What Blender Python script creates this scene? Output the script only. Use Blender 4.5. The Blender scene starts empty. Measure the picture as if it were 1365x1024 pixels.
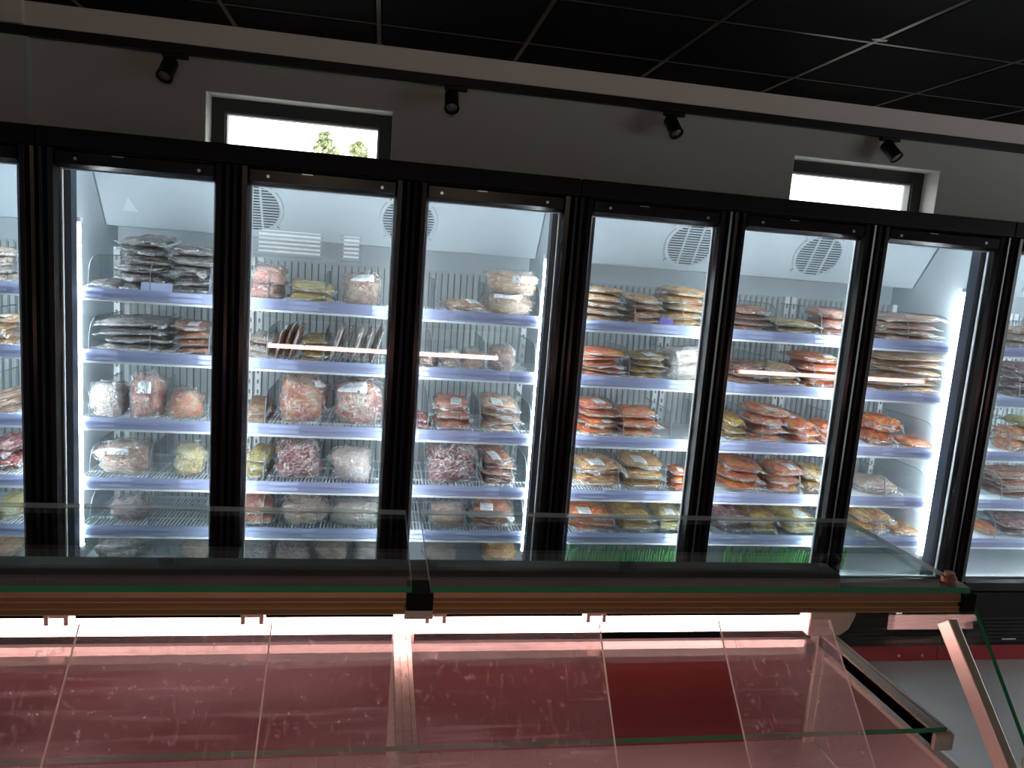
import bpy, math, random
from mathutils import Vector, Matrix, noise

scene = bpy.context.scene
COL = scene.collection
R = math.radians

# ------------------------------------------------------------------ helpers
class MB:
    """collects simple solids; build() links them as ONE mesh object"""
    def __init__(self):
        self.v, self.f, self.m = [], [], []
    def add(self, vs, fs, mi=0):
        o = len(self.v)
        self.v += [tuple(p) for p in vs]
        self.f += [tuple(i + o for i in f) for f in fs]
        self.m += [mi] * len(fs)
        return self
    def box(self, x0, x1, y0, y1, z0, z1, mi=0):
        vs = [(x0, y0, z0), (x1, y0, z0), (x1, y1, z0), (x0, y1, z0), (x0, y0, z1), (x1, y0, z1), (x1, y1, z1), (x0, y1, z1)]
        return self.add(vs, [(0, 3, 2, 1), (4, 5, 6, 7), (0, 1, 5, 4), (1, 2, 6, 5), (2, 3, 7, 6), (3, 0, 4, 7)], mi)
    def prism_x(self, prof, x0, x1, mi=0, caps=True):
        """profile [(y,z)] extruded along X"""
        n = len(prof)
        vs = [(x0, y, z) for y, z in prof] + [(x1, y, z) for y, z in prof]
        fs = [(i, (i + 1) % n, n + (i + 1) % n, n + i) for i in range(n)]
        if caps:
            fs += [tuple(range(n))[::-1], tuple(range(n, 2 * n))]
        return self.add(vs, fs, mi)
    def prism_y(self, prof, y0, y1, mi=0):
        n = len(prof)
        vs = [(x, y0, z) for x, z in prof] + [(x, y1, z) for x, z in prof]
        fs = [(i, (i + 1) % n, n + (i + 1) % n, n + i) for i in range(n)]
        fs += [tuple(range(n))[::-1], tuple(range(n, 2 * n))]
        return self.add(vs, fs, mi)
    def tube(self, pts, r, seg=8, mi=0, caps=True):
        pts = [Vector(p) for p in pts]
        rings = []
        for i, p in enumerate(pts):
            d = (pts[min(i + 1, len(pts) - 1)] - pts[max(i - 1, 0)]).normalized()
            up = Vector((0, 0, 1)) if abs(d.z) < .9 else Vector((1, 0, 0))
            a = d.cross(up).normalized(); b = d.cross(a).normalized()
            rr = r[i] if isinstance(r, (list, tuple)) else r
            rings.append([p + (a * math.cos(t) + b * math.sin(t)) * rr for t in [2 * math.pi * k / seg for k in range(seg)]])
        vs = [q for rg in rings for q in rg]
        fs = []
        for i in range(len(pts) - 1):
            for k in range(seg):
                fs.append((i * seg + k, i * seg + (k + 1) % seg, (i + 1) * seg + (k + 1) % seg, (i + 1) * seg + k))
        if caps:
            fs += [tuple(range(seg))[::-1], tuple(range((len(pts) - 1) * seg, len(pts) * seg))]
        return self.add(vs, fs, mi)
    def mesh(self, name, mats, smooth=False):
        me = bpy.data.meshes.new(name)
        me.from_pydata(self.v, [], self.f)
        for m in (mats if isinstance(mats, (list, tuple)) else [mats]):
            me.materials.append(m)
        for p, mi in zip(me.polygons, self.m):
            p.material_index = mi
            p.use_smooth = smooth
        me.update()
        return me
    def build(self, name, mats, parent=None, bevel=0, smooth=False, loc=None):
        o = bpy.data.objects.new(name, self.mesh(name, mats, smooth))
        COL.objects.link(o)
        if parent: o.parent = parent
        if loc: o.location = loc
        if bevel:
            b = o.modifiers.new('edge', 'BEVEL'); b.width = bevel; b.segments = 2; b.limit_method = 'ANGLE'
        return o

def link(name, me, parent=None):
    o = bpy.data.objects.new(name, me); COL.objects.link(o)
    if parent: o.parent = parent
    return o

def tag(o, label=None, cat=None, group=None, kind=None):
    if label: o['label'] = label
    if cat: o['category'] = cat
    if group: o['group'] = group
    if kind: o['kind'] = kind
    return o

def empty(name, loc=(0, 0, 0), rot=(0, 0, 0)):
    o = bpy.data.objects.new(name, None); COL.objects.link(o)
    o.location = loc; o.rotation_euler = rot; o.empty_display_size = .05
    return o

def copy_tree(o, parent=None, skip=()):
    c = o.copy(); COL.objects.link(c)
    if parent: c.parent = parent
    for ch in list(o.children):
        if ch.name.split('.')[0] not in skip:
            copy_tree(ch, c, skip)
    return c

# ------------------------------------------------------------------ materials
def newmat(name):
    m = bpy.data.materials.new(name); m.use_nodes = True
    nt = m.node_tree; nt.nodes.clear()
    out = nt.nodes.new('ShaderNodeOutputMaterial')
    return m, nt, out

def N(nt, typ, **kw):
    n = nt.nodes.new(typ)
    for k, v in kw.items():
        if k in n.inputs: n.inputs[k].default_value = v
        else: setattr(n, k, v)
    return n

def rgb(r, g, b):
    f = lambda c: (c / 255 / 12.92) if c / 255 <= .04045 else ((c / 255 + .055) / 1.055) ** 2.4
    return (f(r), f(g), f(b), 1)

def pbr(name, col, rough=.5, metal=0, bump=0, bscale=40, var=0, vscale=6, coat=0, spec=.5):
    m, nt, out = newmat(name)
    p = N(nt, 'ShaderNodeBsdfPrincipled', Roughness=rough, Metallic=metal)
    p.inputs['Base Color'].default_value = col
    p.inputs['Coat Weight'].default_value = coat
    p.inputs['Specular IOR Level'].default_value = spec
    tc = N(nt, 'ShaderNodeTexCoord')
    if var:
        nz = N(nt, 'ShaderNodeTexNoise', Scale=vscale, Detail=4.0)
        nt.links.new(tc.outputs['Object'], nz.inputs['Vector'])
        cr = N(nt, 'ShaderNodeValToRGB')
        cr.color_ramp.elements[0].position = .3; cr.color_ramp.elements[1].position = .7
        cr.color_ramp.elements[0].color = tuple(c * (1 - var) for c in col[:3]) + (1,)
        cr.color_ramp.elements[1].color = tuple(min(1, c * (1 + var)) for c in col[:3]) + (1,)
        nt.links.new(nz.outputs['Fac'], cr.inputs['Fac'])
        nt.links.new(cr.outputs['Color'], p.inputs['Base Color'])
    if bump:
        nz = N(nt, 'ShaderNodeTexNoise', Scale=bscale, Detail=3.0)
        nt.links.new(tc.outputs['Object'], nz.inputs['Vector'])
        b = N(nt, 'ShaderNodeBump', Strength=bump, Distance=.004)
        nt.links.new(nz.outputs['Fac'], b.inputs['Height'])
        nt.links.new(b.outputs['Normal'], p.inputs['Normal'])
    nt.links.new(p.outputs[0], out.inputs[0])
    return m

def emit(name, col, s):
    m, nt, out = newmat(name)
    e = N(nt, 'ShaderNodeEmission', Strength=s); e.inputs['Color'].default_value = col
    nt.links.new(e.outputs[0], out.inputs[0])
    return m

def schlick(nt, f0=.04, scale=1.0):
    g = N(nt, 'ShaderNodeNewGeometry')
    d = N(nt, 'ShaderNodeVectorMath', operation='DOT_PRODUCT')
    nt.links.new(g.outputs['Normal'], d.inputs[0]); nt.links.new(g.outputs['Incoming'], d.inputs[1])
    a = N(nt, 'ShaderNodeMath', operation='ABSOLUTE'); nt.links.new(d.outputs['Value'], a.inputs[0])
    s = N(nt, 'ShaderNodeMath', operation='SUBTRACT'); s.inputs[0].default_value = 1; nt.links.new(a.outputs[0], s.inputs[1])
    p = N(nt, 'ShaderNodeMath', operation='POWER'); nt.links.new(s.outputs[0], p.inputs[0]); p.inputs[1].default_value = 5
    q = N(nt, 'ShaderNodeMath', operation='MULTIPLY_ADD'); nt.links.new(p.outputs[0], q.inputs[0])
    q.inputs[1].default_value = (1 - f0) * scale; q.inputs[2].default_value = f0 * scale
    return q.outputs[0]

def glass(name, tint=(1, 1, 1, 1), rough=0.0, f0=.04, scale=1.0, haze=0, scratch=False, hazecol=(.8, .8, .8, 1)):
    m, nt, out = newmat(name)
    t = N(nt, 'ShaderNodeBsdfTransparent'); t.inputs['Color'].default_value = tint
    g = N(nt, 'ShaderNodeBsdfGlossy', Roughness=rough)
    mix = N(nt, 'ShaderNodeMixShader')
    nt.links.new(schlick(nt, f0, scale), mix.inputs[0]); nt.links.new(t.outputs[0], mix.inputs[1]); nt.links.new(g.outputs[0], mix.inputs[2])
    last = mix
    if haze:
        d = N(nt, 'ShaderNodeBsdfDiffuse'); d.inputs['Color'].default_value = hazecol
        tl = N(nt, 'ShaderNodeBsdfTranslucent'); tl.inputs['Color'].default_value = hazecol
        dm = N(nt, 'ShaderNodeMixShader'); dm.inputs[0].default_value = .5
        nt.links.new(d.outputs[0], dm.inputs[1]); nt.links.new(tl.outputs[0], dm.inputs[2])
        mx = N(nt, 'ShaderNodeMixShader')
        nt.links.new(last.outputs[0], mx.inputs[1]); nt.links.new(dm.outputs[0], mx.inputs[2])
        mx.inputs[0].default_value = haze
        if scratch:
            tc = N(nt, 'ShaderNodeTexCoord')
            tot = None
            # long wipe marks, cloudy smears and short scratches: wear of the plastic itself
            for (sc, rot, lo, hi, w) in (((3, 60, 60), .08, .54, .74, .16), ((130, 22, 22), .9, .61, .78, .15), ((110, 36, 36), -.6, .62, .80, .15), ((70, 70, 70), .3, .61, .76, .22), ((3, 4, 4), 0, .40, .70, .12)):
                mp = N(nt, 'ShaderNodeMapping'); mp.inputs['Scale'].default_value = sc; mp.inputs['Rotation'].default_value = (0, rot, rot)
                nt.links.new(tc.outputs['Object'], mp.inputs['Vector'])
                nz = N(nt, 'ShaderNodeTexNoise', Scale=1.6, Detail=3.0); nt.links.new(mp.outputs[0], nz.inputs['Vector'])
                mr = N(nt, 'ShaderNodeMapRange'); mr.inputs['From Min'].default_value = lo; mr.inputs['From Max'].default_value = hi
                mr.inputs['To Max'].default_value = w
                nt.links.new(nz.outputs['Fac'], mr.inputs['Value'])
                if tot is None: tot = mr.outputs[0]
                else:
                    ad = N(nt, 'ShaderNodeMath', operation='ADD'); nt.links.new(tot, ad.inputs[0]); nt.links.new(mr.outputs[0], ad.inputs[1]); tot = ad.outputs[0]
            ad = N(nt, 'ShaderNodeMath', operation='ADD'); nt.links.new(tot, ad.inputs[0]); ad.inputs[1].default_value = haze
            nt.links.new(ad.outputs[0], mx.inputs[0])
        last = mx
    nt.links.new(last.outputs[0], out.inputs[0])
    return m

def meat(name, c1, c2, c3, scale=6.5):
    """mottled flesh under a wet shrink film"""
    m, nt, out = newmat(name)
    p = N(nt, 'ShaderNodeBsdfPrincipled', Roughness=.30)
    p.inputs['Coat Weight'].default_value = .9; p.inputs['Coat Roughness'].default_value = .10
    tc = N(nt, 'ShaderNodeTexCoord'); oi = N(nt, 'ShaderNodeObjectInfo')
    mp = N(nt, 'ShaderNodeVectorMath', operation='ADD')
    sh = N(nt, 'ShaderNodeVectorMath', operation='SCALE'); sh.inputs['Scale'].default_value = 37.0
    cb = N(nt, 'ShaderNodeCombineXYZ'); nt.links.new(oi.outputs['Random'], cb.inputs[0]); nt.links.new(oi.outputs['Random'], cb.inputs[1])
    nt.links.new(cb.outputs[0], sh.inputs[0])
    nt.links.new(tc.outputs['Object'], mp.inputs[0]); nt.links.new(sh.outputs[0], mp.inputs[1])
    n1 = N(nt, 'ShaderNodeTexNoise', Scale=scale * .45, Detail=3.0, Roughness=.5, Distortion=1.0); nt.links.new(mp.outputs[0], n1.inputs['Vector'])
    cr = N(nt, 'ShaderNodeValToRGB'); e = cr.color_ramp.elements
    e[0].position = .32; e[0].color = c1; e[1].position = .52; e[1].color = c2
    x = cr.color_ramp.elements.new(.68); x.color = c3
    nt.links.new(n1.outputs['Fac'], cr.inputs['Fac'])
    hv = N(nt, 'ShaderNodeHueSaturation'); nt.links.new(cr.outputs['Color'], hv.inputs['Color'])
    mr = N(nt, 'ShaderNodeMapRange'); mr.inputs['To Min'].default_value = .78; mr.inputs['To Max'].default_value = 1.18
    nt.links.new(oi.outputs['Random'], mr.inputs['Value']); nt.links.new(mr.outputs[0], hv.inputs['Value'])
    n2 = N(nt, 'ShaderNodeTexNoise', Scale=scale * 1.1, Detail=3.0, Distortion=2.2); nt.links.new(mp.outputs[0], n2.inputs['Vector'])
    n4 = N(nt, 'ShaderNodeTexNoise', Scale=scale * .8, Detail=2.0, Distortion=1.2); nt.links.new(mp.outputs[0], n4.inputs['Vector'])
    ab = N(nt, 'ShaderNodeMath', operation='SUBTRACT'); nt.links.new(n4.outputs['Fac'], ab.inputs[0]); ab.inputs[1].default_value = .5
    ab2 = N(nt, 'ShaderNodeMath', operation='ABSOLUTE'); nt.links.new(ab.outputs[0], ab2.inputs[0])
    ad = N(nt, 'ShaderNodeMath', operation='MULTIPLY_ADD'); nt.links.new(ab2.outputs[0], ad.inputs[0]); ad.inputs[1].default_value = -2.2; nt.links.new(n2.outputs['Fac'], ad.inputs[2])
    # film creases and the glints on them, painted white into the colour
    cr2 = N(nt, 'ShaderNodeMapRange'); cr2.inputs['From Min'].default_value = .035; cr2.inputs['From Max'].default_value = 0; cr2.inputs['To Max'].default_value = .55
    nt.links.new(ab2.outputs[0], cr2.inputs['Value'])
    mk = N(nt, 'ShaderNodeMix', data_type='RGBA'); nt.links.new(cr2.outputs[0], mk.inputs[0]); nt.links.new(hv.outputs['Color'], mk.inputs[6]); mk.inputs[7].default_value = (.74, .74, .74, 1)
    fm = N(nt, 'ShaderNodeMix', data_type='RGBA'); fm.inputs[0].default_value = .05; nt.links.new(mk.outputs[2], fm.inputs[6]); fm.inputs[7].default_value = (.55, .57, .58, 1)
    nt.links.new(fm.outputs[2], p.inputs['Base Color'])
    b = N(nt, 'ShaderNodeBump', Strength=.8, Distance=.03)
    nt.links.new(ad.outputs[0], b.inputs['Height'])
    nt.links.new(b.outputs['Normal'], p.inputs['Normal']); nt.links.new(b.outputs['Normal'], p.inputs['Coat Normal'])
    nt.links.new(p.outputs[0], out.inputs[0])
    return m

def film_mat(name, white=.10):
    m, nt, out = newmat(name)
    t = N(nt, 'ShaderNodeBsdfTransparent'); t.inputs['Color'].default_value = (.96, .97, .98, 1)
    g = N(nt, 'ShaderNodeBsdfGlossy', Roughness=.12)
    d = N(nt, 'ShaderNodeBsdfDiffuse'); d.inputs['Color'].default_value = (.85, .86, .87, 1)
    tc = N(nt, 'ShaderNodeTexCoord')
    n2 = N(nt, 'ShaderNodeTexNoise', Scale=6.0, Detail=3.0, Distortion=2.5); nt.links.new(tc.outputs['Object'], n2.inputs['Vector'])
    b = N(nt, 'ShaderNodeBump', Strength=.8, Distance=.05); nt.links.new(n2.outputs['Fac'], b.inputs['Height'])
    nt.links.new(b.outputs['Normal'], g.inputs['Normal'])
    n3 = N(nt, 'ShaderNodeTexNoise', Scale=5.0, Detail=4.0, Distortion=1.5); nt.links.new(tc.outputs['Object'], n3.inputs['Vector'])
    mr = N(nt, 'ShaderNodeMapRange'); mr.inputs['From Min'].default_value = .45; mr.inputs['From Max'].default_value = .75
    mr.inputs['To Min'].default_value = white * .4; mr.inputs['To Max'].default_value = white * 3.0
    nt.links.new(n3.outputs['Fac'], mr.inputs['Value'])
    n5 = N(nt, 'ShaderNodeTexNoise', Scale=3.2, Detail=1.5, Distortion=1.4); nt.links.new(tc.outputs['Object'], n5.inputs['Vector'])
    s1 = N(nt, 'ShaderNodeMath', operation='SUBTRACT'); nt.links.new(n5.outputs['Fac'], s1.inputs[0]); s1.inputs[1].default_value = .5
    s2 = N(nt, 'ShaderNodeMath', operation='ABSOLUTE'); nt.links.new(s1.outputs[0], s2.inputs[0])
    s3 = N(nt, 'ShaderNodeMapRange'); s3.inputs['From Min'].default_value = .03; s3.inputs['From Max'].default_value = 0; s3.inputs['To Max'].default_value = .7  # white highlight streaks painted into the film along noise ridges
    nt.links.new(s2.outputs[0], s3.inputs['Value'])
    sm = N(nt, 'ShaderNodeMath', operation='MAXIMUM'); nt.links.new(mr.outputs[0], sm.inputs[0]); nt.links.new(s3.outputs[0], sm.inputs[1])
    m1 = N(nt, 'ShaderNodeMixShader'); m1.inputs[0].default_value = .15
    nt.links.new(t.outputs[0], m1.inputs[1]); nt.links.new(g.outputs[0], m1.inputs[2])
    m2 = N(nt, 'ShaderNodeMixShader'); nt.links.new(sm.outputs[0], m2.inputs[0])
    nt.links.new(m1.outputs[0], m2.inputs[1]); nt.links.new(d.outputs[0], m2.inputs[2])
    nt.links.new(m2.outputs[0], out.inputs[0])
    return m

def label_mat(name):
    """white sticker with rows of grey print"""
    m, nt, out = newmat(name)
    p = N(nt, 'ShaderNodeBsdfPrincipled', Roughness=.5)
    tc = N(nt, 'ShaderNodeTexCoord'); sx = N(nt, 'ShaderNodeSeparateXYZ'); nt.links.new(tc.outputs['Generated'], sx.inputs[0])
    def math_(op, a, b):
        n = N(nt, 'ShaderNodeMath', operation=op)
        for i, x in enumerate((a, b)):
            if isinstance(x, (int, float)): n.inputs[i].default_value = x
            else: nt.links.new(x, n.inputs[i])
        return n.outputs[0]
    row = math_('GREATER_THAN', math_('SINE', math_('MULTIPLY', sx.outputs[1], 38.0), 0), .35)
    mp = N(nt, 'ShaderNodeMapping'); mp.inputs['Scale'].default_value = (16, 6, 0); nt.links.new(tc.outputs['Generated'], mp.inputs['Vector'])
    nz = N(nt, 'ShaderNodeTexNoise', Scale=1.0, Detail=0.0); nt.links.new(mp.outputs[0], nz.inputs['Vector'])
    ink = math_('MULTIPLY', row, math_('GREATER_THAN', nz.outputs['Fac'], .5))
    edge = math_('MULTIPLY', math_('GREATER_THAN', sx.outputs[0], .12), math_('LESS_THAN', sx.outputs[0], .88))
    ink = math_('MULTIPLY', ink, edge)
    mx = N(nt, 'ShaderNodeMix', data_type='RGBA'); nt.links.new(ink, mx.inputs[0])
    mx.inputs[6].default_value = (.80, .84, .87, 1); mx.inputs[7].default_value = (.22, .23, .25, 1)
    nt.links.new(mx.outputs[2], p.inputs['Base Color']); nt.links.new(p.outputs[0], out.inputs[0])
    return m

M = {}
M['wall'] = pbr('white_paint', (.68, .665, .63, 1), .8, bump=.08, bscale=120)
M['reveal'] = pbr('reveal_paint', (.90, .89, .84, 1), .7)
M['strip'] = pbr('trim_paint', (.90, .85, .80, 1), .6)
M['ceil'] = pbr('black_tile', (.0065, .006, .006, 1), .85, bump=.3, bscale=200, var=.2, vscale=2, spec=.1)
M['grid'] = pbr('black_grid_metal', (.085, .062, .045, 1), .30, metal=.8)
M['grid_gap'] = pbr('tile_gap', (.004, .004, .004, 1), .9)
M['floor'] = pbr('grey_floor_tile', (.40, .40, .405, 1), .45, var=.12, vscale=2.5, bump=.05, bscale=30)
M['black'] = pbr('black_powder_coat', (.009, .009, .010, 1), .6, bump=.05, bscale=300, spec=.12)
M['blackgloss'] = pbr('black_anodised_frame', (.010, .009, .010, 1), .24, spec=.3)
M['rubber'] = pbr('dark_blue_gasket', (.016, .022, .040, 1), .5)
M['alu'] = pbr('aluminium', (.62, .60, .58, 1), .28, metal=1)
M['screw'] = pbr('screw_zinc', (.8, .8, .8, 1), .3, metal=1)
M['liner'] = pbr('freezer_liner', (.53, .595, .64, 1), .55, var=.03, vscale=3)
M['cover'] = pbr('evaporator_panel', (.52, .595, .65, 1), .5, var=.03, vscale=2)
M['backgrid'] = pbr('air_duct_panel', (.47, .52, .53, 1), .5)
M['slot'] = pbr('dark_slot', (.16, .18, .19, 1), .7)
M['fanhole'] = pbr('dark_fan_opening', (.012, .013, .014, 1), .7)
M['spacer'] = pbr('pale_glazing_spacer', (.72, .76, .78, 1), .35)
M['upright'] = pbr('white_upright', (.78, .82, .83, 1), .4)
M['wire'] = pbr('white_wire', (.74, .80, .85, 1), .35)
M['dividerwire'] = pbr('divider_edge', (.16, .19, .23, 1), .3)
M['tag'] = pbr('price_tag_card', (.46, .52, .76, 1), .4)
M['red'] = pbr('red_plinth', (.30, .012, .018, 1), .4)
M['burgundy'] = pbr('burgundy_laminate', (.22, .035, .042, 1), .42, var=.12, vscale=5)
M['steel'] = pbr('brushed_steel', (.50, .48, .49, 1), .36, metal=.9, bump=.04, bscale=90)
M['cap'] = pbr('dull_capping', (.07, .06, .06, 1), .5)
M['chrome'] = pbr('satin_aluminium', (.74, .66, .60, 1), .34, metal=.45)
M['bronze'] = pbr('aluminium_profile', (.42, .20, .14, 1), .45, metal=.6)
M['gold_glint'] = pbr('painted_gold_glint', (.80, .58, .26, 1), .35, metal=.7)
M['charcoal'] = pbr('charcoal_canopy', (.12, .12, .125, 1), .5)
M['holder'] = pbr('lamp_holder_plastic', (.75, .62, .58, 1), .4)
M['greenedge'] = pbr('green_glass_edge', (.045, .30, .16, 1), .12, coat=.8)
M['glassedge'] = glass('pale_glass_edge', (.70, .77, .74, 1), rough=.1, f0=.10, haze=.28, hazecol=(.75, .74, .72, 1))
M['green'] = pbr('green_plastic', (.045, .22, .05, 1), .45, var=.3, vscale=60)
M['door'] = glass('door_glass', (.95, .97, .97, 1), f0=.085)
M['topglass'] = glass('counter_glass', (.93, .96, .945, 1), f0=.045)
M['shelfglass'] = glass('shelf_glass', (.95, .975, .96, 1), f0=.022)
M['endglass'] = glass('end_pane', (.95, .97, .96, 1), f0=.006)
M['through'] = glass('shelf_underside', (.985, .99, .985, 1), f0=.04, scale=.12)
M['clear'] = glass('clear_divider', (.97, .98, .98, 1), f0=.045)
M['pane'] = glass('window_glass', (.97, .98, .97, 1))
M['plexi'] = glass('scratched_plexiglass', (.95, .93, .93, 1), rough=.05, f0=.04, haze=.055, scratch=True, hazecol=(.80, .74, .80, 1))
def edge_mat():
    m, nt, out = newmat('plexi_edge')
    p = N(nt, 'ShaderNodeBsdfDiffuse'); p.inputs['Color'].default_value = (.9, .85, .83, 1)
    t = N(nt, 'ShaderNodeBsdfTranslucent'); t.inputs['Color'].default_value = (.9, .85, .83, 1)
    mx = N(nt, 'ShaderNodeMixShader'); mx.inputs[0].default_value = .6
    nt.links.new(p.outputs[0], mx.inputs[1]); nt.links.new(t.outputs[0], mx.inputs[2]); nt.links.new(mx.outputs[0], out.inputs[0])
    return m
M['plexiedge'] = edge_mat()
M['winframe'] = pbr('anthracite_window_frame', (.022, .023, .024, 1), .5)
M['winseal'] = pbr('window_seal', (.30, .30, .29, 1), .5)
M['spot'] = pbr('black_lamp_housing', (.008, .008, .008, 1), .45)
M['lens'] = pbr('unlit_lamp_lens', (.42, .38, .35, 1), .25, coat=.5)
M['blind'] = pbr('white_blind_slat', (.7, .7, .66, 1), .5)
M['label'] = label_mat('printed_sticker')
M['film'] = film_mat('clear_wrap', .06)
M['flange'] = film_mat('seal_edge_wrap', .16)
M['soil'] = pbr('grey_paving', (.30, .30, .29, 1), .9)
M['bark'] = pbr('bark', (.10, .07, .05, 1), .9)
M['leaf'] = pbr('leaf', (.40, .44, .24, 1), .6, var=.3, vscale=3)
M['digit'] = emit('display_digits', (.9, .95, 1, 1), .9)
M['logo'] = pbr('violet_print', (.10, .06, .30, 1), .4)
M['sticker'] = pbr('pale_sticker', (.68, .75, .80, 1), .5)
M['led'] = emit('cool_white_led', (.85, .945, 1.0, 1), 56)
M['led2'] = emit('cool_white_led_mullion', (.85, .945, 1.0, 1), 64)
M['led3'] = emit('added_top_led', (.85, .945, 1.0, 1), 11)
M['globe'] = emit('added_warm_globe', (1.0, .74, .52, 1), 21)
M['pink'] = emit('pink_meat_tube', (1.0, .52, .47, 1), 18)

# translucent lavender rail
def rail_mat():
    m, nt, out = newmat('lavender_price_rail')
    p = N(nt, 'ShaderNodeBsdfPrincipled', Roughness=.25)
    p.inputs['Base Color'].default_value = (.40, .45, .66, 1); p.inputs['Coat Weight'].default_value = .4
    t = N(nt, 'ShaderNodeBsdfTranslucent'); t.inputs['Color'].default_value = (.52, .57, .78, 1)
    mx = N(nt, 'ShaderNodeMixShader'); mx.inputs[0].default_value = .35
    nt.links.new(p.outputs[0], mx.inputs[1]); nt.links.new(t.outputs[0], mx.inputs[2]); nt.links.new(mx.outputs[0], out.inputs[0])
    return m
M['rail'] = rail_mat()

MEAT = {
 'grey':   (rgb(70, 66, 68), rgb(120, 112, 112), rgb(190, 185, 182)),
 'beige':  (rgb(150, 105, 85), rgb(195, 160, 138), rgb(228, 208, 192)),
 'pale':   (rgb(165, 138, 125), rgb(212, 196, 184), rgb(236, 230, 224)),
 'pink':   (rgb(160, 80, 74), rgb(212, 150, 134), rgb(234, 200, 184)),
 'salmon': (rgb(176, 86, 52), rgb(220, 142, 106), rgb(238, 190, 160)),
 'red':    (rgb(84, 26, 30), rgb(140, 66, 64), rgb(222, 192, 188)),
 'orange': (rgb(172, 74, 26), rgb(218, 118, 52), rgb(240, 168, 104)),
 'tan':    (rgb(140, 96, 64), rgb(196, 152, 112), rgb(226, 196, 160)),
 'peach':  (rgb(182, 116, 76), rgb(224, 176, 132), rgb(240, 214, 180)),
 'mustard': (rgb(110, 80, 34), rgb(178, 142, 76), rgb(214, 186, 120)),
 'olive':  (rgb(104, 84, 50), rgb(166, 142, 96), rgb(208, 190, 150)),
 'yellow': (rgb(170, 142, 84), rgb(216, 196, 140), rgb(238, 228, 196)),
 'brown':  (rgb(96, 52, 38), rgb(152, 98, 74), rgb(206, 164, 136)),
 'purple': (rgb(72, 40, 46), rgb(124, 82, 84), rgb(196, 166, 164)),
}
def lift(c):
    m = sum(c[:3]) / 3
    return tuple(max(.004, min(.92, (m + (x - m) * 1.35) * 1.3)) for x in c[:3]) + (1,)
MM = {k: meat('meat_' + k, *[lift(c) for c in v]) for k, v in MEAT.items()}

# ------------------------------------------------------------------ room shell
XL, XR, YF, YB, ZC = -1.75, 7.25, -5.2, 1.03, 2.63
def struct(o):
    return tag(o, kind='structure')

def wall_with_holes(name, x0, x1, y0, y1, z0, z1, holes, mat):
    """holes: (xa, xb, za, zb) sorted by x"""
    b = MB(); x = x0
    for xa, xb, za, zb in holes:
        b.box(x, xa, y0, y1, z0, z1); b.box(xa, xb, y0, y1, z0, za); b.box(xa, xb, y0, y1, zb, z1); x = xb
    b.box(x, x1, y0, y1, z0, z1)
    return struct(b.build(name, mat))

struct(MB().box(XL - .3, XR + .3, YF - .3, YB + .3, -.1, 0).build('floor', M['floor']))
W1 = (1.18, 2.052, 1.93, 2.349); W2 = (4.178, 5.064, 1.93, 2.352)
wall_with_holes('wall_back', XL - .3, XR + .3, YB, YB + .3, 0, 2.9, [W1, W2], M['wall'])
B1 = (.74, 1.42, 1.57, 1.875); B2 = (1.59, 1.81, 1.57, 1.875)
wall_with_holes('wall_front', XL - .3, XR + .3, YF - .2, YF, 0, 2.9, [B1, B2], M['wall'])
struct(MB().box(XL - .3, XL, YF, YB, 0, 2.9).build('wall_left', M['wall']))
# unseen glazed entrance added in the right-hand wall to let daylight in
D0, D1, DZ = -2.15, -.15, 2.35
wr = MB().box(XR, XR + .3, YF, D0, 0, 2.9).box(XR, XR + .3, D1, YB, 0, 2.9).box(XR, XR + .3, D0, D1, DZ, 2.9)
struct(wr.build('wall_right', M['wall']))
df = MB()
for a, c in ((D0, D0 + .06), (-1.18, -1.12), (D1 - .06, D1)): df.box(XR + .1, XR + .16, a, c, 0.002, DZ)
df.box(XR + .1, XR + .16, D0 + .06, D1 - .06, DZ - .06, DZ).box(XR + .1, XR + .16, D0 + .06, D1 - .06, .002, .10)
do_ = struct(df.build('door_added', M['winframe']))
MB().box(XR + .12, XR + .13, D0 + .06, D1 - .06, .10, DZ - .06).build('door_pane', M['pane'], do_)
MB().tube([(XR + .06, -1.09, .9), (XR + .06, -1.09, 1.3)], .014, 10).tube([(XR + .06, -1.09, .95), (XR + .10, -1.09, .95)], .008, 8).tube([(XR + .06, -1.09, 1.25), (XR + .10, -1.09, 1.25)], .008, 8).build('door_handle', M['alu'], do_)
# shallow pier where the wall steps out at the left
struct(MB().box(XL, .44, .985, YB, 0, 2.53).build('pillar', M['wall'], bevel=.003))

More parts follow.
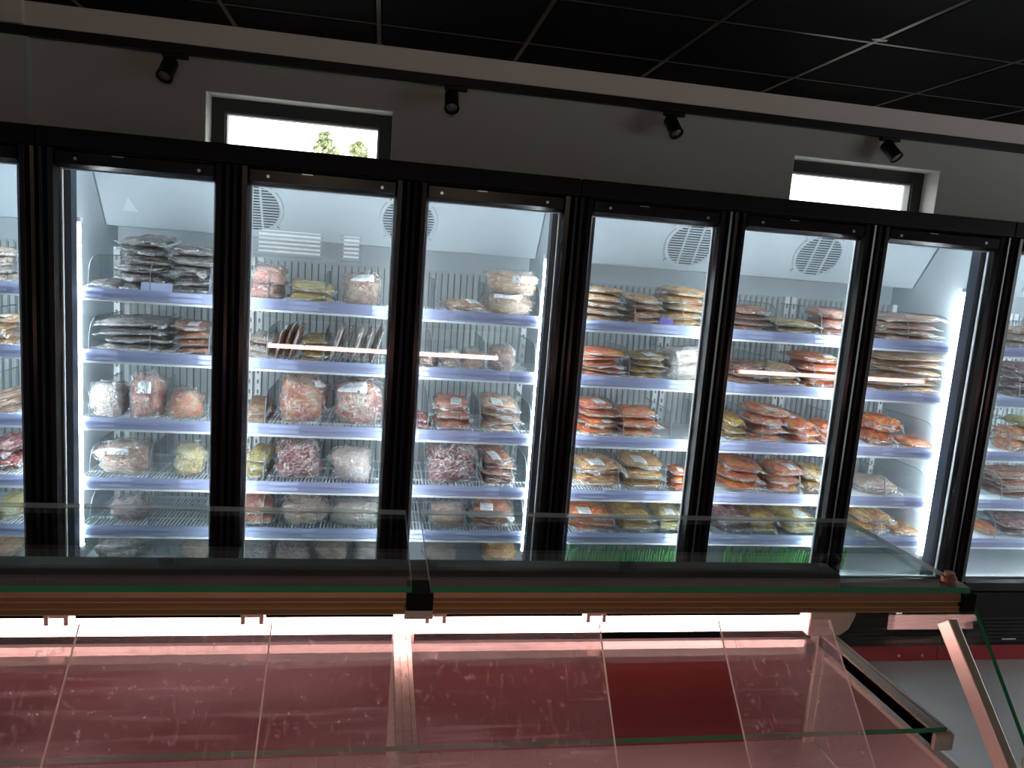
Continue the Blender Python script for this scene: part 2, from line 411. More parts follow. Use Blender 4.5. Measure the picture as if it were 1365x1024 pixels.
# ceiling of black tiles in a metal grid
cb = MB(); gx = [1.97 + .65 * k for k in range(-6, 9)]; gy = [.656 - .6 * k for k in range(0, 11)]
cb.box(XL, XR, YF, YB, ZC + .02, ZC + .12)
xs = [XL] + [x for x in gx if XL + .1 < x < XR - .1] + [XR]; ys = [YF] + sorted(y for y in gy if y > YF + .1) + [YB]
for i in range(len(xs) - 1):
    for j in range(len(ys) - 1):
        cb.box(xs[i] + .017, xs[i + 1] - .017, ys[j] + .017, ys[j + 1] - .017, ZC, ZC + .02)
ceil_o = struct(cb.build('ceiling', M['ceil']))
g = MB()
for x in xs[1:-1]: g.box(x - .0095, x + .0095, YF, YB, ZC + .001, ZC + .018)
for y in ys[1:-1]: g.box(XL, XR, y - .0085, y + .0085, ZC + .0015, ZC + .017)
g.build('grid', M['grid'], ceil_o)
t_ = MB().add([(3.885, .008, ZC - .001), (3.90, .0, ZC - .001), (3.93, .004, ZC - .001), (3.945, -.006, ZC - .001), (3.95, .012, ZC - .002), (3.93, .02, ZC - .002), (3.89, .018, ZC - .001),
               (3.885, .008, ZC + .002), (3.90, .0, ZC + .002), (3.93, .004, ZC + .002), (3.945, -.006, ZC + .002), (3.95, .012, ZC + .002), (3.93, .02, ZC + .002), (3.89, .018, ZC + .002)],
              [(0, 1, 2, 3, 4, 5, 6)] + [(i, (i + 1) % 7, 7 + (i + 1) % 7, 7 + i) for i in range(7)]).build('torn_corner', M['strip'], ceil_o)
tag(t_, label='white torn tile corner')

# pale boxed trim where the back wall meets the ceiling
tr = MB().box(.44, XR, .966, YB, 2.529, ZC).box(XL, .44, .95, YB, 2.529, ZC).box(.36, .44, .944, .952, 2.529, ZC)
struct(tr.build('trim_1', M['strip'], bevel=.002))

def window(name, hole, yf, deep):
    xa, xb, za, zb = hole
    rv = MB()
    rv.box(xa, xa + .004, YB + .001, yf, za, zb).box(xb - .004, xb, YB + .001, yf, za, zb).box(xa, xb, YB + .001, yf, zb - .004, zb).box(xa, xb, YB + .001, yf, za, za + .02)
    w = struct(rv.build(name, M['reveal']))
    f = MB(); fw = .066; y0, y1 = yf, yf + .07
    f.box(xa, xa + fw, y0, y1, za, zb).box(xb - fw, xb, y0, y1, za, zb).box(xa + fw, xb - fw, y0, y1, zb - fw, zb).box(xa + fw, xb - fw, y0, y1, za, za + fw)
    fr = f.build('window_frame', M['winframe'], w, bevel=.003)
    s = MB(); a = fw; c = fw + .008
    for (p, q, r_, t) in ((xa + a, xa + c, za + a, zb - a), (xb - c, xb - a, za + a, zb - a), (xa + a, xb - a, zb - c, zb - a), (xa + a, xb - a, za + a, za + c)):
        s.box(p, q, y0 + .012, y1 - .01, r_, t)
    s.build('window_seal', M['winseal'], w)
    MB().box(xa + fw, xb - fw, yf + .03, yf + .045, za + fw, zb - fw).build('window_pane', M['pane'], w)
    return w
window('window_1', W1, 1.154, .12); window('window_2', W2, 1.154, .12)
for i, (h, lab) in enumerate(((B1, 'white slatted blind in the wide window of the shop front, seen reflected in freezer door'),
                              (B2, 'white slatted blind in the narrow window of the shop front, seen reflected in freezer door'))):
    xa, xb, za, zb = h
    f = MB(); y0, y1 = YF - .12, YF - .06
    f.box(xa, xa + .03, y0, y1, za, zb).box(xb - .03, xb, y0, y1, za, zb).box(xa + .03, xb - .03, y0, y1, zb - .03, zb).box(xa + .03, xb - .03, y0, y1, za, za + .03)
    w = struct(f.build('window_%d' % (3 + i), M['winframe']))
    MB().box(xa + .03, xb - .03, YF - .10, YF - .09, za + .03, zb - .03).build('window_pane', M['pane'], w)
    s = MB()
    for k in range(7):
        z = za + .03 + k * .042
        s.add([(xa + .005, YF - .052, z + .021), (xb - .005, YF - .052, z + .021), (xb - .005, YF - .050, z + .022), (xa + .005, YF - .050, z + .022),
               (xa + .005, YF - .012, z), (xb - .005, YF - .012, z), (xb - .005, YF - .010, z + .001), (xa + .005, YF - .010, z + .001)],
              [(0, 1, 5, 4), (3, 7, 6, 2), (0, 3, 2, 1), (4, 5, 6, 7), (0, 4, 7, 3), (1, 2, 6, 5)])
    bl = empty('window_blind', ((xa + xb) / 2, YF - .03, za)); tag(bl, lab, 'blind', 'blinds in the shop front windows')
    so = s.build('slats', M['blind'], bl); so.location = -bl.location
    MB().box(xa + .005, xb - .005, YF - .055, YF - .008, zb - .022, zb - .002).build('head_rail', M['blind'], bl).location = -bl.location

# outside: ground and two tree tops seen through the first window
struct(MB().box(-20, 30, YB + .3, 40, -.3, -.12).build('ground', M['soil']))
def tree(x, y, top, lab, seed):
    rnd = random.Random(seed)
    t = empty('tree', (x, y, -.12)); tag(t, lab, 'tree', 'trees outside the window')
    H = top + .12
    MB().tube([(0, 0, 0), (.03, 0, H * .5), (0, 0, H * .95)], [.10, .06, .015], 8).build('trunk', M['bark'], t)
    f = MB()
    for k in range(950):
        h = rnd.random() ** .8
        z = H * (.35 + .65 * h); rad = (1 - h) ** .7 * 1.05 * (.55 + .45 * math.sin(h * 23 + seed) ** 2) + .04
        a = rnd.random() * 6.283; rr = rad * rnd.random() ** .5
        c = Vector((rr * math.cos(a), rr * math.sin(a), z))
        s = rnd.uniform(.04, .10); u = Vector((rnd.gauss(0, 1), rnd.gauss(0, 1), rnd.gauss(0, .6))).normalized() * s
        v = u.cross(Vector((rnd.gauss(0, 1), rnd.gauss(0, 1), rnd.gauss(0, 1)))).normalized() * s * .5
        f.add([c - u, c + v, c + u, c - v], [(0, 1, 2, 3)])
    f.build('foliage', M['leaf'], t)
tree(.93, 11.1, 3.72, 'taller pale green tree outside, seen at the left in the first window', 3)
tree(1.39, 14.2, 4.07, 'shorter pale green tree outside, right of the taller tree in the first window', 8)

# ------------------------------------------------------------------ lighting track and spots on the back wall
tk = empty('lighting_track', (2.75, .985, 2.486)); tag(tk, 'long black lighting track under the pale trim on the back wall', 'lighting track')
MB().box(XL + .05 - 2.75, XR - .05 - 2.75, -.019, .017, 0, .042).build('rail', M['spot'], tk, bevel=.002)
def spot(x, tilt, side, lab):
    s = empty('spotlight', (x, .985, 2.486)); tag(s, lab, 'spotlight', 'black spotlights on the ceiling track')
    MB().box(-.035, .075, -.016, .014, -.021, -.0005).build('adapter', M['spot'], s, bevel=.003)
    MB().tube([(0, -.002, -.02), (0, -.004, -.045)], .008, 10).build('stem', M['spot'], s, smooth=False)
    hd = MB()
    prof = [(-.012, .012), (-.006, .030), (0, .034), (.088, .034), (.095, .036), (.102, .036), (.102, .030), (.094, .027)]
    seg = 28
    vs = [(r * math.cos(2 * math.pi * k / seg), r * math.sin(2 * math.pi * k / seg), -z) for z, r in prof for k in range(seg)]
    fs = [(i * seg + k, i * seg + (k + 1) % seg, (i + 1) * seg + (k + 1) % seg, (i + 1) * seg + k) for i in range(len(prof) - 1) for k in range(seg)]
    hd.add(vs, fs + [tuple(range(seg))])
    h = hd.build('lamp_head', M['spot'], s, smooth=False)
    h.location = (0, -.004, -.040); h.rotation_euler = (R(-tilt), R(side), 0)
    lens = MB()
    n = 20; vs = [(0, 0, -.101)] + [(.0265 * math.cos(2 * math.pi * k / n), .0265 * math.sin(2 * math.pi * k / n), -.096) for k in range(n)] + [(.0265 * math.cos(2 * math.pi * k / n), .0265 * math.sin(2 * math.pi * k / n), -.09) for k in range(n)]
    lens.add(vs, [(0, 1 + k, 1 + (k + 1) % n) for k in range(n)] + [(1 + k, 1 + n + k, 1 + n + (k + 1) % n, 1 + (k + 1) % n) for k in range(n)] + [tuple(range(1 + n, 1 + 2 * n))])
    lens.build('lens', M['lens'], h, smooth=True)
spot(1.04, 38, 8, 'black cylinder spotlight on the track left of the first window')
spot(2.325, 40, 0, 'black cylinder spotlight on the track just right of the first window')
spot(3.445, 38, -14, 'black cylinder spotlight on the track, second from the right, above bare wall')
spot(4.675, 36, -24, 'black cylinder spotlight tilted to the right above the second window')

# two unseen globe pendants added behind the camera to warm and lift the walls
def pendant(x, lab):
    p = empty('added_pendant', (x, -4.4, ZC)); tag(p, lab, 'added pendant lamp', 'added globe pendants behind the camera')
    MB().tube([(0, 0, -.0005), (0, 0, -.02)], [.05, .045], 20).build('ceiling_rose', M['spot'], p)
    MB().tube([(0, 0, -.02), (0, 0, -.15)], .003, 8).build('cord', M['spot'], p)
    MB().tube([(0, 0, -.15), (0, 0, -.19)], .022, 16).build('lamp_cap', M['spot'], p)
    vs = []; fs = []; n = 10; m = 20
    for i in range(n + 1):
        t = math.pi * i / n; rr = max(.0005, .10 * math.sin(t))
        vs += [(rr * math.cos(2 * math.pi * k / m), rr * math.sin(2 * math.pi * k / m), -.285 + .10 * math.cos(t)) for k in range(m)]
    for i in range(n): fs += [(i * m + k, (i + 1) * m + k, (i + 1) * m + (k + 1) % m, i * m + (k + 1) % m) for k in range(m)]
    MB().add(vs, fs).build('lamp_globe', M['globe'], p, smooth=True)
pendant(1.45, 'added warm globe pendant, unseen behind the camera, the left one of two')
pendant(2.75, 'added warm globe pendant, unseen behind the camera, the right one of two')

# ------------------------------------------------------------------ upright freezers
SHZ = [1.434, 1.205, .95, .72, .53]
HW = .9375
def make_freezer(x0, lab):
    F = empty('display_freezer', (x0 + HW, 0, 0))
    tag(F, lab, 'freezer', 'black three-door upright freezers along the back wall')
    g_ = .002
    sh = MB()
    sh.box(-HW + g_, -HW + .04, .03, .80, .08, 1.92).box(HW - .04, HW - g_, .03, .80, .08, 1.92)
    sh.box(-HW + g_, HW - g_, .03, .80, 1.92, 1.978).box(-HW + .04, HW - .04, .74, .80, .08, 1.92).box(-HW + .04, HW - .04, .03, .74, .08, .36)
    sh.build('cabinet', M['black'], F)
    MB().box(-HW + g_, HW - g_, -.035, .03, 1.922, 1.985).build('header', M['black'], F, bevel=.004)
    ln = MB()
    ln.box(-HW + .04, -HW + .05, .05, .74, .36, 1.915).box(HW - .05, HW - .04, .05, .74, .36, 1.915)
    ln.box(-HW + .05, HW - .05, .05, .74, 1.905, 1.915).box(-HW + .05, HW - .05, .05, .74, .36, .375)
    ln.box(-HW + .05, HW - .05, .62, .74, 1.60, 1.692)
    ln.build('liner', M['liner'], F)
    # perforated air duct at the back, vertical ribs and dark slots
    bg = MB().box(-HW + .05, HW - .05, .60, .74, .375, 1.60)
    n = 62; pitch = (2 * HW - .1) / n
    for k in range(n):
        x = -HW + .05 + (k + .5) * pitch
        bg.box(x - .0085, x + .0085, .594, .60, .385, 1.597)
        bg.box(x + .012, x + .0165, .599, .6005, .40, 1.59, 1)
    bg.build('air_duct', [M['backgrid'], M['slot']], F)
    up = MB()
    for x in (-HW + .062, -.315, .31, HW - .062):
        for dx in ((-.018, .018) if abs(x) < .5 else (0,)):
            up.box(x + dx - .0125, x + dx + .0125, .565, .594, .376, 1.60)
            for z in [.42 + .045 * q for q in range(26)]:
                up.box(x + dx - .004, x + dx + .004, .564, .566, z, z + .018, 1)
    up.build('uprights', [M['upright'], M['slot']], F)
    # sloping evaporator cover with two fans
    cv = MB()
    prof = [(.322, 1.904), (.328, 1.904), (.478, 1.694), (.617, 1.694), (.617, 1.686), (.470, 1.686)]
    cv.prism_x(prof, -HW + .0505, HW - .0505)
    cvo = cv.build('evaporator_cover', M['cover'], F)
    for sx in (-1, 1):
        a = sx * (HW - .0515)
        MB().tube([(a, .320, 1.902), (a, .468, 1.687)], .004, 6).build('edge_seal', M['slot'], cvo)
    ang = math.atan2(.148, .218)
    for fx in (-.3075, .3175):
        fg = MB(); rad = .108; seg = 40
        # ring flange
        vs = []
        for (rr, zz) in ((rad + .014, 0), (rad + .012, .006), (rad, .008), (rad - .004, .003)):
            vs += [(rr * math.cos(2 * math.pi * k / seg), rr * math.sin(2 * math.pi * k / seg), zz) for k in range(seg)]
        fs = [(i * seg + k, i * seg + (k + 1) % seg, (i + 1) * seg + (k + 1) % seg, (i + 1) * seg + k) for i in range(3) for k in range(seg)]
        fg.add(vs, fs, 0)
        for k in range(4):
            a = math.pi / 4 + k * math.pi / 2; c, s = math.cos(a) * (rad + .02), math.sin(a) * (rad + .02)
            fg.tube([(c, s, 0), (c, s, .007)], .011, 10, 0)
        nl = 17
        for k in range(nl):
            y = -rad + (k + .5) * 2 * rad / nl; w = math.sqrt(max(0, rad * rad - y * y)) - .002
            fg.box(-w, w, y - .0024, y + .0024, .003, .008, 0)
        for k in range(2):
            fg.box(-.004 + (k - .5) * .07, .004 + (k - .5) * .07, -rad * .92, rad * .92, .0035, .0085, 0)
        fo = fg.build('fan_grille', [M['cover']], F)
        fo.location = (fx, .3905, 1.799)
        fo.rotation_euler = (math.pi / 2 + ang, 0, 0)
        dk = MB(); dk.add([(rad * math.cos(2 * math.pi * k / seg), rad * math.sin(2 * math.pi * k / seg), zz) for zz in (.0, .0015) for k in range(seg)],
                          [(k, (k + 1) % seg, seg + (k + 1) % seg, seg + k) for k in range(seg)] + [tuple(range(seg))[::-1], tuple(range(seg, 2 * seg))])
        d_ = dk.build('fan_opening', M['fanhole'], fo)
    # light tubes at both ends, dark gasket strips in front of them
    for sx in (-1, 1):
        x = sx * (HW - .075)
        lt = MB().tube([(x, .115, .47), (x, .115, 1.68)], .0115, 10).build('light_tube', M['led'], F)
        hl = MB().box(*sorted((x + sx * .0125, x + sx * .0165)), .10, .13, .455, 1.695).box(x - .014, x + .014, .10, .13, .452, .469).box(x - .014, x + .014, .10, .13, 1.681, 1.698)
        hl.build('lamp_holder', M['upright'], lt)
        a, b = sorted((sx * (HW - .05), sx * (HW - .085)))
        MB().box(a, b, .034, .085, .376, 1.904).build('door_gasket', M['rubber'], F)
    for x in (-.3125, .3125):      # tubes on the back of the two inner mullions
        lt = MB().tube([(x, .052, .47), (x, .052, 1.68)], .0105, 8).build('light_tube', M['led2'], F)
        MB().box(x - .02, x + .02, .0365, .0405, .455, 1.695).build('lamp_holder', M['upright'], lt)
        MB().box(x - .034, x + .034, .0285, .036, .345, 1.9215).build('mullion', M['black'], F)
    lt = MB().tube([(-HW + .09, .060, 1.885), (HW - .09, .060, 1.885)], .0105, 8).build('light_tube', M['led3'], F)  # hidden tube added behind the header to brighten the upper interior
    MB().box(-HW + .08, HW - .08, .052, .068, 1.897, 1.9045).build('lamp_holder', M['upright'], lt)
    # wire shelves
    wires = MB(); nw = 126
    for k in range(nw):
        x = -HW + .062 + k * (2 * HW - .124) / (nw - 1)
        wires.box(x - .0019, x + .0019, .126, .555, 0, .004)
    for y in (.135, .27, .41, .55):
        wires.box(-HW + .055, HW - .055, y - .003, y + .003, -.006, 0)
    wm = wires.mesh('wire_grid', M['wire'])
    rail = MB()
    rail.prism_x([(.1124, -.019), (.1152, -.021), (.1236, .017), (.1208, .019)], -HW + .056, HW - .056, 0)
    rail.prism_x([(.112, -.030), (.124, -.030), (.124, -.023), (.115, -.0215)], -HW + .056, HW - .056, 1)
    rail.prism_x([(.1165, -.0035), (.1135, -.0035), (.1145, .0035), (.1180, .0035)], -HW + .056, HW - .056, 0)
    rm = rail.mesh('price_rail', [M['rail'], M['wire']])
    dp = [(.128, .006), (.129, .05), (.136, .085), (.152, .112), (.18, .128), (.22, .134), (.50, .134), (.50, .006)]
    dv = MB().prism_x(dp, -.0012, .0012)
    dv.tube([(0, y, z) for y, z in dp[:7]], .0016, 5, 1)
    dm = dv.mesh('divider', [M['clear'], M['dividerwire']])
    for si, z in enumerate(SHZ):
        s = link('shelf', wm, F); s.location = (0, 0, z)
        link('price_rail', rm, s)
        for k in range(9):
            d = link('divider', dm, s); d.location = (-HW + .105 + .2105 * k, 0, 0)
        rnd = random.Random(si * 7 + 3)
        for k in range(5):
            x = -.78 + k * .36 + rnd.uniform(-.1, .1); w = rnd.choice((.05, .07, .11))
            tg = MB().add([(x - w / 2, .1125, -.0155), (x + w / 2, .1125, -.0155), (x + w / 2, .1188, .0145), (x - w / 2, .1188, .0145),
                           (x - w / 2, .1145, -.0155), (x + w / 2, .1145, -.0155), (x + w / 2, .1208, .0145), (x - w / 2, .1208, .0145)],
                          [(0, 1, 2, 3), (4, 7, 6, 5), (0, 4, 5, 1), (3, 2, 6, 7), (0, 3, 7, 4), (1, 5, 6, 2)])
            tg.build('price_tag', M['tag'], s)
    # doors
    ow, oz0, oz1 = .252, .402, 1.858
    for k in (-1, 0, 1):
        cx = k * .625
        d = MB(); x0_, x1_ = cx - .3105, cx + .3105; z0, z1 = .345, 1.918
        a0, a1 = cx - ow, cx + ow
        # side stiles with a rounded grip fold, and rails
        for s in (-1, 1):
            xo, xi = (x0_, a0) if s < 0 else (x1_, a1)
            def L(t): return xo + (xi - xo) * t
            pr = [(L(0), .028), (L(0), -.014), (L(.08), -.026), (L(.26), -.030), (L(.34), -.022), (L(.42), -.016), (L(.50), -.022), (L(.58), -.030), (L(.86), -.028), (L(1.0), -.010), (L(1.0), .028)]
            nn = len(pr)
            vs = [(x, y, z0) for x, y in pr] + [(x, y, z1) for x, y in pr]
            fs = [(i, (i + 1) % nn, nn + (i + 1) % nn, nn + i) for i in range(nn)] + [tuple(range(nn)), tuple(range(nn, 2 * nn))[::-1]]
            d.add(vs, fs)
        d.prism_x([(.028, z0), (-.014, z0), (-.028, z0 + .01), (-.028, oz0 - .01), (-.010, oz0), (.028, oz0)], a0, a1)
        d.prism_x([(.028, z1), (-.014, z1), (-.028, z1 - .01), (-.028, oz1 + .012), (-.010, oz1), (.028, oz1)], a0, a1)
        do = d.build('door', M['blackgloss'], F)
        MB().box(a0, a1, .002, .014, oz0, oz1).build('glass', M['door'], do)
        sp = MB(); w = .0045
        sp.box(a0, a0 + w, .0142, .026, oz0, oz1).box(a1 - w, a1, .0142, .026, oz0, oz1).box(a0 + w, a1 - w, .0142, .026, oz0, oz0 + w).box(a0 + w, a1 - w, .0142, .026, oz1 - w, oz1)
        sp.build('glazing_spacer', M['spacer'], do)
        for (sx, sz) in ((.205 if k < 1 else -.205, 1.886), (-.19 if k < 1 else .19, 1.888)):
            c = MB(); c.tube([(cx + sx, -.0275, sz), (cx + sx, -.031, sz)], .0055, 12).build('screw', M['screw'], do)
        MB().box(cx - .075, cx - .038, -.0290, -.0275, 1.9045, 1.9075).build('hinge_slot', M['alu'], do)
    # base grille with louvres, red plinth
    bg = MB().box(-HW + g_, HW - g_, -.012, .03, .082, .340)
    for k in range(7):
        z = .10 + k * .018
        bg.prism_x([(-.012, z), (-.019, z + .003), (-.012, z + .010)], -.925, .925)
    bo = bg.build('base_grille', M['black'], F)
    pl = MB().box(-HW + g_, HW - g_, .0, .06, .004, .080).build('plinth', M['red'], F)
    for x in (.74, .86, -.30, -.42):
        MB().tube([(x, .0, .03), (x, -.005, .03)], .007, 10).build('bolt', M['screw'], pl)
    MB().box(-HW + .02, HW - .02, .07, .78, 0, .08).build('base', M['black'], F)
    return F

FA = make_freezer(.88, 'black three-door freezer left of centre, below the first window, holding pink meat packs')
names = [(-.995, 'black freezer at the far left edge, mostly cut off by the picture frame'),
         (2.755, 'black three-door freezer right of centre, full of orange marinated packs, below the second window'),
         (4.63, 'black freezer at the far right edge, beyond the end of the glass counter')]
units = {0: FA}
for i, (x0, lab) in enumerate(names):
    c = copy_tree(FA); c.location.x = x0 + HW; c['label'] = lab; units[i + 1] = c
FB = units[2]
# green plastic garnish strips at the foot of the second freezer, and its temperature display
def garnish(x0, x1, lab):
    gs = MB(); rnd = random.Random(int(x0 * 100))
    gs.box(x0, x1, .16, .175, .376, .40)
    x = x0
    while x < x1:
        h = rnd.uniform(.075, .115)
        gs.add([(x, .150, .395), (x + .009, .150, .395), (x + .0075, .135, .376 + h), (x + .0015, .135, .376 + h), (x, .160, .395), (x + .009, .160, .395), (x + .0075, .141, .376 + h), (x + .0015, .141, .376 + h)],
               [(0, 1, 2, 3), (4, 7, 6, 5), (0, 4, 5, 1), (3, 2, 6, 7), (0, 3, 7, 4), (1, 5, 6, 2)])
        x += .0125
    o = gs.build('garnish_strip', M['green'])
    tag(o, lab, 'garnish strip', 'green plastic garnish strips in the freezer')
garnish(2.88, 3.50, 'green plastic grass strip on the floor of the fourth full freezer door')
garnish(3.60, 4.20, 'green plastic grass strip on the floor of the fifth full freezer door')
SEG = {'1': 'bc', '8': 'abcdefg', '-': 'g', '5': 'afgcd'}
def digits(txt, x, z, h, parent, y):
    b = MB(); w = h * .5; t = h * .16
    for ch in txt:
        for s in SEG[ch]:
            q = {'a': (0, w, h - t, h), 'd': (0, w, 0, t), 'g': (0, w, h / 2 - t / 2, h / 2 + t / 2), 'b': (w - t, w, h / 2, h), 'c': (w - t, w, 0, h / 2), 'e': (0, t, 0, h / 2), 'f': (0, t, h / 2, h)}[s]
            b.box(x + q[0], x + q[1], y - .001, y, z + q[2], z + q[3])
        x += w * 1.5
    return b
dsp = MB().box(4.34 - FB.location.x, 4.45 - FB.location.x, -.0150, -.0125, .228, .268).build('temperature_display', M['blackgloss'], FB)
digits('-185', 4.358 - FB.location.x, .2385, .016, dsp, -.0152).build('digits', M['digit'], dsp)
FD = units[3]
st = MB().box(4.945 - FD.location.x, 5.02 - FD.location.x, -.0135, -.0122, .106, .114).build('pale_bar', M['sticker'], FD)  # small pale bar on the base front
# pale triangular warning sticker on the cover of the first freezer
x_, z_ = 1.04 - FA.location.x, 1.77
ws = MB(); yf_ = lambda z: .398 + (1.799 - z) * (.148 / .218) - .008
ws.add([(x_ - .03, yf_(z_ - .025), z_ - .025), (x_ + .03, yf_(z_ - .025), z_ - .025), (x_, yf_(z_ + .03), z_ + .03),
        (x_ - .03, yf_(z_ - .025) + .004, z_ - .025), (x_ + .03, yf_(z_ - .025) + .004, z_ - .025), (x_, yf_(z_ + .03) + .004, z_ + .03)], [(0, 1, 2), (3, 5, 4), (0, 3, 4, 1), (1, 4, 5, 2), (2, 5, 3, 0)])
ws.build('warning_sticker', M['sticker'], FA)

# ------------------------------------------------------------------ glass serve-over counter
CX, CY = 2.042, -2.8745        # counter coordinates: x from here, y = distance from here
def make_counter():
    C = empty('display_counter', (CX + .05, CY + .85, 0))
    tag(C, 'glass serve-over meat counter with a pink light tube in the foreground', 'display counter', 'glass display counters')
    off = Vector((-.05, -.85, 0))
    def B(mb, name, mat, parent=None, **k):
        mb.v = [tuple(Vector(p) + off) for p in mb.v]
        return mb.build(name, mat, parent or C, **k)
    xl, xm, xr = -.69, .062, .784
    # flat top panes
    for a, b in ((xl, .051), (.073, xr + .012)):
        p = MB(); p.box(a, b, .846, 1.125, 1.2475, 1.255, 0)
        for i in (2,): p.m[i] = 1
        o = B(p, 'top_glass', [M['topglass'], M['greenedge'], M['glassedge']])
        for i, k in enumerate((0, 0, 1, 2, 2, 2)): o.data.polygons[i].material_index = k
    # front bead under the panes, stepped extrusion, in two lengths
    pr = [(.848, 1.2465), (.846, 1.241), (.846, 1.236), (.850, 1.2345), (.850, 1.228), (.846, 1.2265), (.846, 1.2215), (.852, 1.2195), (.860, 1.2195), (.860, 1.2465)]
    for a, b in ((xl, .045), (.077, xr)):
        pf = MB().prism_x(pr, a, b)
        for z in (1.2352, 1.2272, 1.2205): pf.prism_x([(.8455, z), (.8455, z + .0012), (.850, z + .0012), (.850, z)], a + .0002, b - .0002, 1)  # warm reflections along the profile, drawn as gold-coloured ridges
        B(pf, 'edge_profile', [M['bronze'], M['gold_glint']])
    B(MB().box(.0455, .0765, .842, .884, 1.226, 1.2468), 'profile_joint', M['black'], bevel=.001)
    B(MB().box(.044, .078, .846, .884, 1.2135, 1.2255), 'joint_bracket', M['holder'], bevel=.001)
    B(MB().box(xr + .0005, xr + .022, .842, .884, 1.222, 1.2468), 'end_cap', M['black'], bevel=.002)
    kn = MB(); kn.tube([(xr - .004, .868, 1.255), (xr - .004, .868, 1.262)], .010, 14); kn.tube([(xr - .004, .868, 1.262), (xr - .004, .868, 1.268)], .007, 14)
    B(kn, 'glass_clamp', M['bronze'])
    # canopy beam with the light tube
    B(MB().prism_x([(1.085, 1.165), (1.092, 1.171), (1.138, 1.171), (1.138, 1.10), (1.085, 1.104)], xl, xr - .01), 'canopy', M['charcoal'], bevel=.002)
    tb = B(MB().tube([(-.68, 1.105, 1.077), (.728, 1.105, 1.077)], .0125, 14), 'light_tube', M['pink'])
    for x in (-.43, -.165, .105, .36):
        hb = MB()
        hb.box(x - .016, x - .010, 1.092, 1.118, 1.086, 1.103).box(x + .010, x + .016, 1.092, 1.118, 1.086, 1.103).box(x - .016, x + .016, 1.094, 1.116, 1.096, 1.103)
        B(hb, 'tube_clip', M['holder'])
    ho = MB(); ho.prism_y([(.730, 1.060), (.790, 1.060), (.806, 1.072), (.815, 1.096), (.815, 1.1035), (.730, 1.1035)], 1.090, 1.122)
    B(ho, 'tube_socket', M['holder'], bevel=.003)
    # posts
    for x in (xl + .02, xm - .004, xr):
        po = MB()
        po.box(x - .0165, x + .0165, 1.112, 1.138, .60, 1.0995).box(x - .004, x + .004, 1.1105, 1.112, .70, 1.0995)
        B(po, 'post', M['chrome'], bevel=.0015)
    # glass shelf on arms
    sg = MB().box(xl, .782, .830, 1.076, 1.055, 1.062)
    o = B(sg, 'shelf_glass', [M['shelfglass'], M['greenedge'], M['through']]); o.data.polygons[2].material_index = 1; o.data.polygons[0].material_index = 2
    for x in (xl + .03, xm - .006, xr - .004):
        am = MB()
        am.box(x - .013, x - .005, .834, 1.112, 1.033, 1.0540).box(x - .004, x + .006, .834, 1.112, 1.033, 1.0535).box(x + .0072, x + .013, .834, 1.112, 1.033, 1.0540).box(x - .013, x + .013, .834, 1.112, 1.033, 1.050)
        am.box(x - .014, x + .014, .828, .8345, 1.029, 1.0525)
        am.tube([(x, .80 + .025, 1.045), (x, .834, 1.043)], .007, 10)
        B(am, 'shelf_arm', M['chrome'])
    # burgundy inner back panel with a steel capping, steel deck, body
    B(MB().box(xl, xr - .02, 1.120, 1.136, .85, 1.012), 'back_panel', M['burgundy'])
    B(MB().box(xl, xr - .02, 1.116, 1.140, 1.0125, 1.034), 'panel_cap', M['cap'], bevel=.002)
    dk = MB().box(xl, xr, .57, 1.1195, .835, .85)
    B(dk, 'deck', M['steel'])
    B(MB().box(xl, xr, .50, 1.15, .12, .8345).box(xl, xr, 1.1405, 1.155, .8345, 1.0), 'body', M['burgundy'])
    B(MB().box(xl, xr, .42, .568, .8355, .87), 'work_ledge', M['steel'], bevel=.003)
    B(MB().box(xl + .03, xr - .03, .54, 1.12, .0, .119), 'foot', M['black'])
    # right end cheek: solid low part, clear pane above, sloping strut
    ck = MB(); cp = [(.60, .851), (1.110, .851), (1.110, 1.004), (.735, 1.004), (.61, .88)]
    ck.prism_x(cp, xr + .002, xr + .012)
    B(ck, 'end_cheek', M['steel'])
    cr = MB(); cr.box(xr - .002, xr + .014, .735, 1.110, 1.0045, 1.012)
    B(cr, 'cheek_cap', M['chrome'])
    ep = MB(); ep.prism_x([(1.12, 1.013), (1.12, 1.2465), (.872, 1.2465), (.838, 1.218), (.660, 1.013)], xr + .020, xr + .026)
    o = B(ep, 'end_glass', [M['endglass'], M['greenedge']])
    for i in (2, 3): o.data.polygons[i].material_index = 1
    def sl(t, d=0):      # sloping service side: distance t -> height
        return 1.20 - (.86 - t) * 1.0 + d
    stp = MB(); stp.prism_x([(.852, sl(.862) + .006), (.872, sl(.862) - .010), (.572, sl(.562) - .010), (.552, sl(.562) + .006)], xr - .008, xr + .006)
    B(stp, 'strut', M['chrome'], bevel=.002)
    hk = MB(); pts = [(xr + .016, .716 + .012 * math.cos(a), 1.083 + .012 * math.sin(a)) for a in [k * math.pi / 8 for k in range(17)]]
    hk.tube(pts, .002, 6); B(hk, 'pull_ring', M['chrome'])
    # sloping scratched panels with bright edges
    for a, b in ((xl, -.3145), (-.3125, -.1085), (-.1065, .2855), (.445, .602)):
        pp = MB(); pp.prism_x([(.856, sl(.862)), (.860, sl(.862) + .002), (.572, sl(.572) + .002), (.568, sl(.572))], a, b)
        po_ = B(pp, 'plexi_panel', M['plexi'])
        for e in (a, b):
            if e in (-.3145, -.1085, .2855, .445, .602):
                s_ = 1 if e != .445 else 1
                pe = MB(); pe.prism_x([(.8545, sl(.862) - .001), (.8575, sl(.862) + .003), (.570, sl(.572) + .003), (.567, sl(.572) - .001)], e + .0001, e + .0019)
                po2 = B(pe, 'panel_edge', M['plexiedge'])
